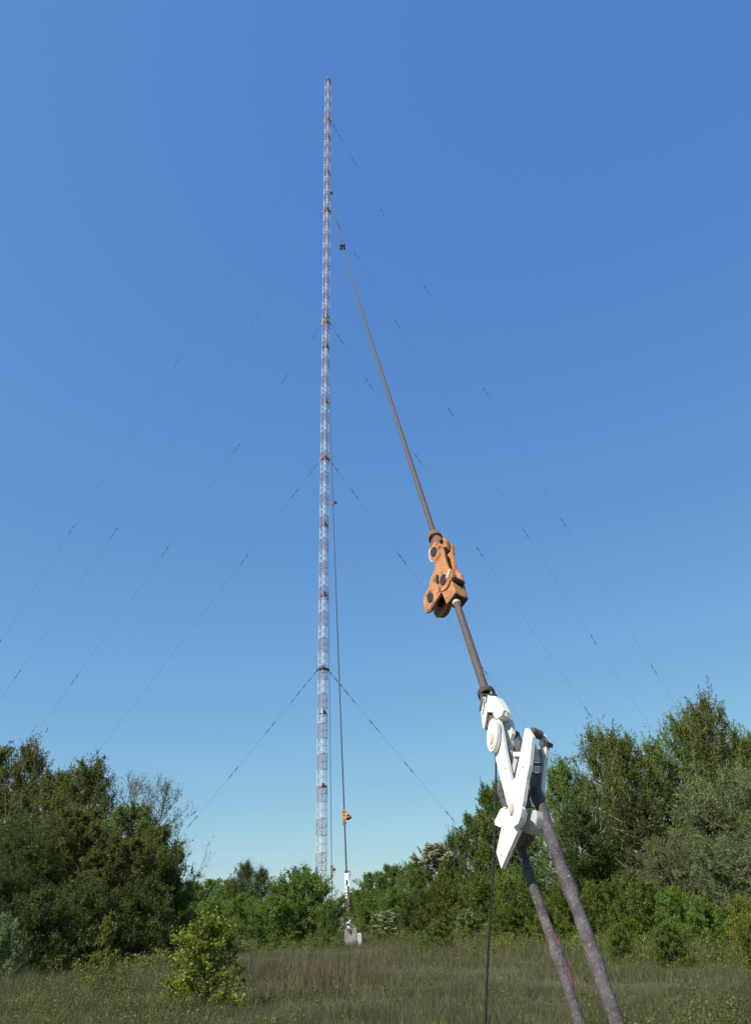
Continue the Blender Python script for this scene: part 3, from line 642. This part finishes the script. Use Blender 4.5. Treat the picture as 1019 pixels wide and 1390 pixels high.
# blossom heads for the flowering shrubs
def umbels(key, frac, size, seed, zmin=0.0):
    rng = np.random.default_rng(seed); S = VAR[key][3]; H, W = VAR[key][2]
    out = np.linalg.norm(S[:, :2], axis=1) / (W / 2) + S[:, 2] / H; idx = np.argsort(-out)[:int(len(S) * .4)]; idx = idx[S[idx, 2] > zmin * H]
    idx = rng.choice(idx, int(len(S) * frac)); Q = S[idx] + rng.normal(0, .08, (len(idx), 3)) + np.array([0, 0, .12])
    k = 14; P = np.repeat(Q, k, 0) + rng.normal(0, 1, (len(Q) * k, 3)) * np.array([.09, .09, .03])
    a = norm(rng.normal(0, 1, P.shape) * np.array([1, 1, .25])); nn = norm(rng.normal(0, .3, P.shape) + np.array([0, 0, 1.])); b = norm(np.cross(a, nn)); s = size
    return mesh_np('blossom', np.stack([P - a * s * .5, P + b * s * .5, P + a * s * .5, P - b * s * .5], 1).reshape(-1, 3), 4, L_FLOWER)
FLO = umbels('bushA', .10, .09, 5); FLO2 = umbels('roundA', .30, .15, 6, .78)
prng = random.Random(5)
def plant(key, px, top, wpx, dist, label, cat='tree', group=None, leafm=None, woodm=None, nm=None, flower=None, rot=None, sink=0.0):
    """px, top: photo pixel of the crown's top; wpx: crown width in photo pixels; dist: metres from the camera"""
    p = atY(px, top, dist); wd, lf, (H, W), S = VAR[key]
    x = p.x; h = p.z - gz(x, dist); r = CAM + ray(px, top) * 1; dep = (p - CAM).dot(FW)
    width = wpx * dep / F * 1.06
    root = empty(nm or cat.split()[-1].replace(' ', '_'), (x, dist, gz(x, dist) - sink), label, cat, group)
    root.scale = (width / W, width / W, h / (H * 1.02)); root.rotation_euler = (0, 0, prng.uniform(0, 6.28) if rot is None else rot)
    isb = cat == 'bush'
    o = bpy.data.objects.new('stems' if isb else 'trunk', wd); C.objects.link(o); o.parent = root
    if woodm: o.material_slots[0].link = 'OBJECT'; o.material_slots[0].material = woodm
    if lf:
        o = bpy.data.objects.new('foliage' if isb else 'crown', lf); C.objects.link(o); o.parent = root
        if leafm: o.material_slots[0].link = 'OBJECT'; o.material_slots[0].material = leafm
    if flower: o = bpy.data.objects.new('blossom', flower); C.objects.link(o); o.parent = root
    return root
T = 'trees'
# ---- left wood
GL = 'trees of the dense wood on the left'
plant('roundB', -10, 1016, 120, 47, 'olive leafy tree cut by the left edge of the picture, behind the silver grey willow', 'tree', GL, L_OLIVE, nm='broadleaf_tree')
plant('birchA', 45, 1003, 92, 46, 'narrow loose crowned tree reaching highest in the left wood', 'tree', GL, L_OLIVE, nm='birch_tree')
plant('roundA', 82, 1045, 100, 44, 'rounded olive tree in the dip between the two tallest crowns on the left', 'tree', GL, nm='broadleaf_tree')
plant('birchB', 125, 1026, 108, 42, 'drooping birch with a pointed top, second tall crown of the left wood', 'tree', GL, L_OLIVE, nm='birch_tree')
plant('bare', 185, 1052, 104, 43, 'leafless twiggy tree top left of the other bare one in the left wood', 'tree', GL, nm='bare_tree')
plant('bare', 224, 1058, 112, 40.5, 'leafless twiggy tree top sticking out at the right end of the left wood', 'tree', GL, nm='bare_tree')
plant('roundA', 180, 1090, 110, 40, 'olive tree standing below the bare twiggy tops', 'tree', GL, nm='broadleaf_tree')
plant('roundB', 216, 1122, 88, 38.5, 'rightmost rounded tree of the left wood with clumps jutting over the sky', 'tree', GL, L_OLIVE, nm='broadleaf_tree')
plant('willow', 40, 1105, 150, 34, 'large dull grey green willow at the front left of the left wood', 'tree', GL, L_DARK, nm='willow_tree')
plant('roundA', 110, 1095, 130, 36, 'brownish olive tree in the middle front of the left wood', 'tree', GL, nm='broadleaf_tree')
plant('roundA', 170, 1135, 120, 35, 'low olive tree in front of the trees with bare tops', 'tree', GL, nm='broadleaf_tree')
plant('bushA', 225, 1165, 70, 37, 'dark green bush at the right foot of the left wood', 'bush', None, L_DARK)
plant('bushA', 200, 1195, 90, 33, 'broad dark bush low in the left wood right of the pale sprout', 'bush', None, L_DARK)
plant('bushB', 120, 1195, 100, 31, 'dark bush behind the pale green sprout', 'bush', None, L_DARK)
plant('willow', 12, 1160, 110, 29, 'silver grey willow bush filling the lower left corner', 'bush', None, L_DARK, nm='willow_bush')
plant('bushB', 65, 1205, 100, 28, 'dark bush right of the silver grey corner willow', 'bush', None, L_DARK)
plant('bushA', 5, 1245, 70, 24, 'lowest grey green bush in the bottom left corner', 'bush', None, L_SILVER)
# ---- middle left hedge line
GH = 'trees and bushes of the far hedge between the left wood and the mast'
for k, (x, y, wd, d, key, lm, lab) in enumerate((
 (262, 1197, 50, 92, 'roundB', None, 'round bush of the far hedge touching the left wood'),
 (290, 1192, 52, 96, 'roundA', L_GREEN, 'flat topped hedge bush a third of the way to the two pointed trees'),
 (312, 1194, 40, 90, 'roundB', None, 'hedge bush just left of the two pointed trees'),
 (333, 1168, 44, 88, 'birchB', L_DARK, 'taller left one of the two dark pointed trees in the far hedge'),
 (356, 1177, 46, 86, 'birchA', L_DARK, 'shorter right one of the two dark pointed trees in the far hedge'),
 (378, 1200, 34, 90, 'roundB', L_DARK, 'low dark tree just right of the two pointed trees'),
 (398, 1206, 40, 95, 'roundB', None, 'low tree of the far hedge behind the left side of the central bush'),
 (250, 1222, 60, 62, 'bushA', None, 'mid green bush in front of the far hedge beside the left wood'),
 (290, 1219, 62, 64, 'bushB', None, 'bush behind the yellow green shrub'),
 (330, 1215, 60, 62, 'bushA', None, 'bush standing below the two pointed trees'),
 (368, 1217, 60, 60, 'bushB', None, 'bush left of the large central bush, right of the one below the pointed trees'))):
    plant(key, x, y, wd, d, lab, 'tree' if key in ('roundA', 'roundB', 'birchA', 'birchB') else 'bush', GH, lm, nm='hedge_tree' if key[:2] in ('ro', 'bi') else 'hedge_bush')
plant('bushB', 412, 1180, 104, 47.5, 'large central bush with loose upright sprigs in front of the mast foot', 'bush', None, L_GREEN)
plant('bushA', 372, 1218, 70, 45, 'smaller bush leaning on the left side of the central bush', 'bush', None, L_GREEN)
plant('bushB', 445, 1222, 30, 44.5, 'small bush between the central bush and the concrete block', 'bush', None, L_GREEN)
# ---- right of the block
GR = 'trees and bushes of the far thicket right of the concrete block'
for k, (x, y, wd, d, key, lm, fl, lab) in enumerate((
 (487, 1208, 34, 120, 'roundB', L_GREEN, None, 'distant low tree at the sky gap right of the white hardware'),
 (505, 1183, 50, 88, 'roundA', L_GREEN, None, 'rounded tree at the left end of the right thicket'),
 (530, 1174, 52, 82, 'roundB', None, None, 'second rounded tree from the left end of the right thicket'),
 (562, 1168, 52, 76, 'roundB', None, None, 'tree left of the cream flowering elder in the right thicket'),
 (588, 1145, 62, 60, 'roundA', L_GREEN, FLO2, 'tall elder crown covered in cream blossom against the sky'),
 (612, 1127, 40, 60, 'birchA', L_GREEN, None, 'slim tree with a leafy sprig top right of the cream elder'),
 (640, 1105, 62, 58, 'roundB', L_GREEN, None, 'tree between the slim sprig topped one and the black wire'),
 (668, 1062, 72, 56, 'roundB', L_GREEN, None, 'taller tree directly behind the black wire'),
 (705, 1075, 70, 56, 'roundA', L_GREEN, None, 'tree behind the lower part of the white yoke'),
 (500, 1222, 46, 66, 'bushA', None, None, 'low bush directly right of the whitewashed block side'),
 (540, 1205, 60, 60, 'bushB', None, None, 'bush above the white flowering one in the right thicket'),
 (570, 1210, 60, 56, 'bushA', L_DARK, None, 'dark bush right of the white flowering one'),
 (605, 1195, 70, 54, 'bushB', L_BRIGHT, None, 'lighter green bush below the cream elder'),
 (645, 1190, 70, 52, 'bushA', None, None, 'bush left of the black wire foot'),
 (690, 1180, 70, 50, 'bushB', None, None, 'bush behind the tip of the pointed blade'))):
    plant(key, x, y, wd, d, lab, 'tree' if key in ('roundA', 'roundB', 'birchA', 'birchB') else 'bush', GR, lm, flower=fl, nm=('thicket_tree' if key[:2] in ('ro', 'bi') else 'thicket_bush') if not fl else 'elder_bush')
plant('bushA', 524, 1238, 40, 50, 'small bush with white flower heads right of the concrete block', 'bush', None, L_GREEN, flower=FLO, nm='flowering_bush')
plant('bushA', 632, 1236, 36, 46, 'small bush with few white flower heads left of the black wire', 'bush', None, L_GREEN, flower=FLO, nm='flowering_bush')
# ---- right wood
GW = 'trees of the birch wood on the right'
plant('birchB', 757, 1028, 96, 47, 'leftmost birch of the right wood, just behind the two stays', 'tree', GW, nm='birch_tree')
plant('birchA', 805, 985, 100, 46, 'birch with a pale bare trunk showing, left peak of the right wood', 'tree', GW, nm='birch_tree')
plant('birchB', 838, 988, 90, 45, 'drooping birch right of the left peak of the right wood', 'tree', GW, nm='birch_tree')
plant('birchA', 880, 1000, 100, 47, 'birch in the middle saddle of the right wood', 'tree', GW, nm='birch_tree')
plant('birchB', 918, 962, 90, 46, 'birch just left of the tallest one on the right', 'tree', GW, nm='birch_tree')
plant('birchA', 948, 941, 104, 45, 'tallest birch of the right wood', 'tree', GW, nm='birch_tree')
plant('birchB', 1003, 988, 90, 44, 'weeping birch with hanging branches near the right edge', 'tree', GW, nm='birch_tree')
plant('birchA', 1045, 1010, 110, 46, 'birch cut off by the right edge of the picture', 'tree', GW, nm='birch_tree')
plant('willow', 965, 1045, 150, 39, 'silver green willow in front of the tall birches on the right', 'tree', GW, nm='willow_tree')
plant('willow', 1025, 1035, 110, 38, 'silver green willow at the right edge', 'tree', GW, nm='willow_tree')
plant('birchB', 780, 1085, 110, 41, 'dark birch in front, right of the thicker stay', 'tree', GW, L_DARK, nm='birch_tree')
plant('birchA', 858, 1070, 110, 41, 'dark leaning birch left of the silver green willow', 'tree', GW, L_DARK, nm='birch_tree')
plant('willow', 900, 1128, 100, 36, 'low grey green willow bush left of the large silver one', 'bush', GW, nm='willow_bush')
plant('willow', 985, 1130, 130, 34, 'broad willow bush low on the right', 'bush', GW, nm='willow_bush')
GB = 'bright green bushes along the foot of the right wood'
for x, y, wd, d, key, lm, lab in (
 (722, 1190, 60, 42, 'bushC', None, 'bright green bush between the two stays'),
 (765, 1195, 60, 40, 'bushB', L_BRIGHT, 'bright green bush just right of the thicker stay'),
 (802, 1205, 60, 38, 'bushC', L_GREEN, 'mid green bush below the dark front birch'),
 (840, 1190, 64, 37, 'bushB', L_GREEN, 'bush below the dark leaning birch'),
 (872, 1200, 64, 35, 'bushC', None, 'bright green bush left of the low willow bush'),
 (910, 1205, 70, 34, 'bushB', L_GREEN, 'bush in front of the low grey green willow bush'),
 (950, 1222, 60, 32, 'bushC', L_GREEN, 'low bush in front of the broad willow bush'),
 (1003, 1222, 50, 29, 'bushC', L_YELLOW, 'yellow green bush at the lower right edge'),
 (740, 1228, 46, 37, 'bushC', L_GREEN, 'lowest bush seen between the stays'),
 (1012, 1248, 44, 22, 'bushC', L_YELLOW, 'lowest yellow green bush cut by the right edge near the bottom corner'),
 (905, 1256, 60, 25, 'bushC', L_GREEN, 'low green bush standing forward in the meadow on the right'),
 (838, 1258, 44, 27, 'bushC', L_GREEN, 'smallest low bush standing forward in the meadow right of the thicker stay'),
 (592, 1252, 44, 40, 'bushC', L_GREEN, 'low bush in front of the thicket midway between the block and the black wire'),
 (690, 1232, 46, 42, 'bushC', None, 'low light bush right of the black wire')):
    plant(key, x, y, wd, d, lab, 'bush', GB, lm)
# ---- near sprouts
plant('sapling', 285, 1252, 96, 18, 'yellow green leafy shrub low in the meadow left of the central bush', 'bush', None, nm='young_shrub')
plant('sproutlet', 146, 1247, 30, 21, 'pale green sprout in front of the dark left wood', 'plant', None, nm='young_sapling')

# far wood, one mass
def far_wood():
    rng = np.random.default_rng(3); Vs = []
    for i in range(150):
        az = rng.uniform(-1.15, 1.15); d = rng.uniform(150, 420)
        if -.16 < az < .06 and d < 200: d += 60
        x, y = math.sin(az) * d, math.cos(az) * d; H = rng.uniform(5, 8.0); W = rng.uniform(7, 13); n = 1100
        P = norm(rng.normal(0, 1, (n, 3))) * rng.uniform(.55, 1, (n, 1)) ** .5; P[:, 2] = np.abs(P[:, 2])
        P = P * (1 + .18 * np.sin(P[:, :1] * 5 + i) * np.cos(P[:, 1:2] * 6)) * np.array([W / 2, W / 2, H]) + np.array([x, y, -.2])
        a = norm(rng.normal(0, 1, (n, 3))); b = norm(np.cross(a, norm(rng.normal(0, 1, (n, 3)))))
        s = rng.uniform(.3, .8, (n, 1)); Vs.append(np.stack([P - a * s * .5, P + b * s * .35, P + a * s * .5, P - b * s * .35], 1).reshape(-1, 3))
    me = mesh_np('far_wood', np.concatenate(Vs), 4, L_DARK); o = bpy.data.objects.new('far_wood', me); C.objects.link(o)
    tag(o, 'distant dark wood along the horizon', 'wood', None, 'stuff')
far_wood()

# grass: blades as single leaves standing in the soil
def blades(name, m, n, hmin, hmax, wd, where, label, cat, lean=.35, seed=1):
    rng = np.random.default_rng(seed); x, y = where(rng, n); n = len(x)
    z = 0.05 * np.sin(x * 0.31 + 1) * np.cos(y * 0.23) + 0.03 * np.sin(x * 0.9 + y * 0.7) - .02
    cl = .55 + .9 * (.5 + .25 * np.sin(x * 1.3 + np.sin(y * .9) * 2) + .25 * np.sin(y * 1.7 + x * .6))
    h = rng.uniform(hmin, hmax, n) * cl; az = rng.uniform(0, 6.28, n); ln = rng.normal(0, lean, (n, 2)) * h[:, None]
    B = np.stack([x, y, z], 1); wv = np.stack([np.cos(az), np.sin(az), az * 0], 1) * (wd * rng.uniform(.6, 1.4, n))[:, None]
    tip = B + np.concatenate([ln, h[:, None]], 1)
    V = np.stack([B - wv * .5, B + wv * .5, tip], 1).reshape(-1, 3)
    me = mesh_np(name, V, 3, m); o = bpy.data.objects.new(name, me); C.objects.link(o); tag(o, label, cat, None, 'stuff')
def wedge(y0, y1, p=1.0, side=.68):
    def f(rng, n):
        u = rng.uniform(0, 1, n) ** p; y = y0 * (y1 / y0) ** u; x = rng.uniform(-1, 1, n) * (y * side + 1.5); return x, y
    return f
blades('meadow_grass', L_GRASS, 620000, .06, .24, .010, wedge(10, 80), 'olive and straw coloured meadow grass covering the clearing', 'grass')
def patch(cx, cy, rx, ry):
    def f(rng, n): a = rng.normal(0, .5, (n, 2)); return cx + a[:, 0] * rx, cy + a[:, 1] * ry
    return f
def patches(L):
    def f(rng, n):
        k = n // len(L); r = [patch(*p)(rng, k) for p in L]; return np.concatenate([a for a, _ in r]), np.concatenate([b for _, b in r])
    return f
def gp(px, d): p = atY(px, 1250, d); return p.x
blades('dry_weeds', L_DRY, 11000, .15, .58, .012, patches([(gp(205, 25), 25, 3.2, 4), (gp(185, 30), 30, 4, 4), (gp(340, 27), 27, 3.5, 4), (gp(405, 25), 25, 2.4, 3), (gp(435, 29), 29, 2.6, 4), (gp(450, 22), 22, 1.4, 3), (gp(250, 32), 32, 4, 4), (gp(640, 32), 32, 6, 4)]),
       'dark dry brown weed stalks standing in patches of the meadow', 'weeds', .12, 9)
blades('tall_grass', L_GRASS, 30000, .2, .5, .012, patches([(gp(560, 46), 46, 7, 3), (gp(640, 42), 42, 6, 3), (gp(760, 36), 36, 6, 3), (gp(880, 31), 31, 5, 2.5), (gp(960, 27), 27, 5, 2), (gp(60, 24), 24, 4, 2)]),
       'taller green grass along the feet of the bushes', 'grass', .3, 10)

# leafy weeds between the grasses: small herbs, too many to count
def herbs():
    rng = np.random.default_rng(21); n = 4200
    u = rng.uniform(0, 1, n); y = 11 * (62 / 11) ** u; x = rng.uniform(-1, 1, n) * (y * .68 + 1)
    dens = .5 + .5 * np.sin(x * .55 + np.sin(y * .31) * 2.2) * np.cos(y * .42 + x * .17); keep = rng.uniform(0, 1, n) < dens ** 1.6 + .05
    x, y, dens = x[keep], y[keep], dens[keep]; n = len(x); per = 46
    h = rng.uniform(.12, .42, n) * (.6 + dens); z = 0.05 * np.sin(x * 0.31 + 1) * np.cos(y * 0.23)
    B = np.repeat(np.stack([x, y, z], 1), per, 0); H = np.repeat(h, per); f = rng.uniform(.05, 1, n * per)
    B += np.concatenate([rng.normal(0, 1, (n * per, 2)) * (H * .38 * (1.1 - .6 * f))[:, None], (H * f)[:, None]], 1)
    a = norm(rng.normal(0, 1, B.shape)); nn = norm(rng.normal(0, .7, B.shape) + np.array([0, 0, 1.])); b = norm(np.cross(a, nn)); q = rng.uniform(.02, .06, (len(B), 1))
    V = np.stack([B - a * q * .5, B + b * q * .28, B + a * q * .5, B - b * q * .28], 1).reshape(-1, 3)
    o = bpy.data.objects.new('meadow_herbs', mesh_np('meadow_herbs', V, 4, L_OLIVE)); C.objects.link(o)
    tag(o, 'green leafy weeds scattered through the meadow grass', 'weeds', None, 'stuff')
herbs()
def scrub_edge():
    rng = np.random.default_rng(22); Vs = []
    for (px, d, n) in ((40, 25, 40), (120, 29, 60), (215, 33, 50), (300, 42, 60), (370, 42, 40), (545, 49, 40), (600, 47, 60), (670, 43, 60), (740, 36, 60), (820, 34, 60), (900, 31, 60), (980, 27, 50)):
        cx = gp(px, d); k = n; X = cx + rng.normal(0, 2.2, k); Y = d + rng.normal(0, 1.3, k); h = rng.uniform(.2, .7, k); per = 100
        B = np.repeat(np.stack([X, Y, X * 0], 1), per, 0); H = np.repeat(h, per); f = rng.uniform(.0, 1, k * per)
        B += np.concatenate([rng.normal(0, 1, (k * per, 2)) * (H * .33 * (1.15 - .8 * f))[:, None], (H * f)[:, None]], 1)
        a = norm(rng.normal(0, 1, B.shape)); b = norm(np.cross(a, norm(rng.normal(0, .8, B.shape) + np.array([0, 0, 1.])))); q = rng.uniform(.04, .10, (len(B), 1))
        Vs.append(np.stack([B - a * q * .5, B + b * q * .28, B + a * q * .5, B - b * q * .28], 1).reshape(-1, 3))
    o = bpy.data.objects.new('undergrowth', mesh_np('undergrowth', np.concatenate(Vs), 4, L_OLIVE)); C.objects.link(o)
    tag(o, 'tangled green undergrowth along the feet of the trees', 'undergrowth', None, 'stuff')
scrub_edge()
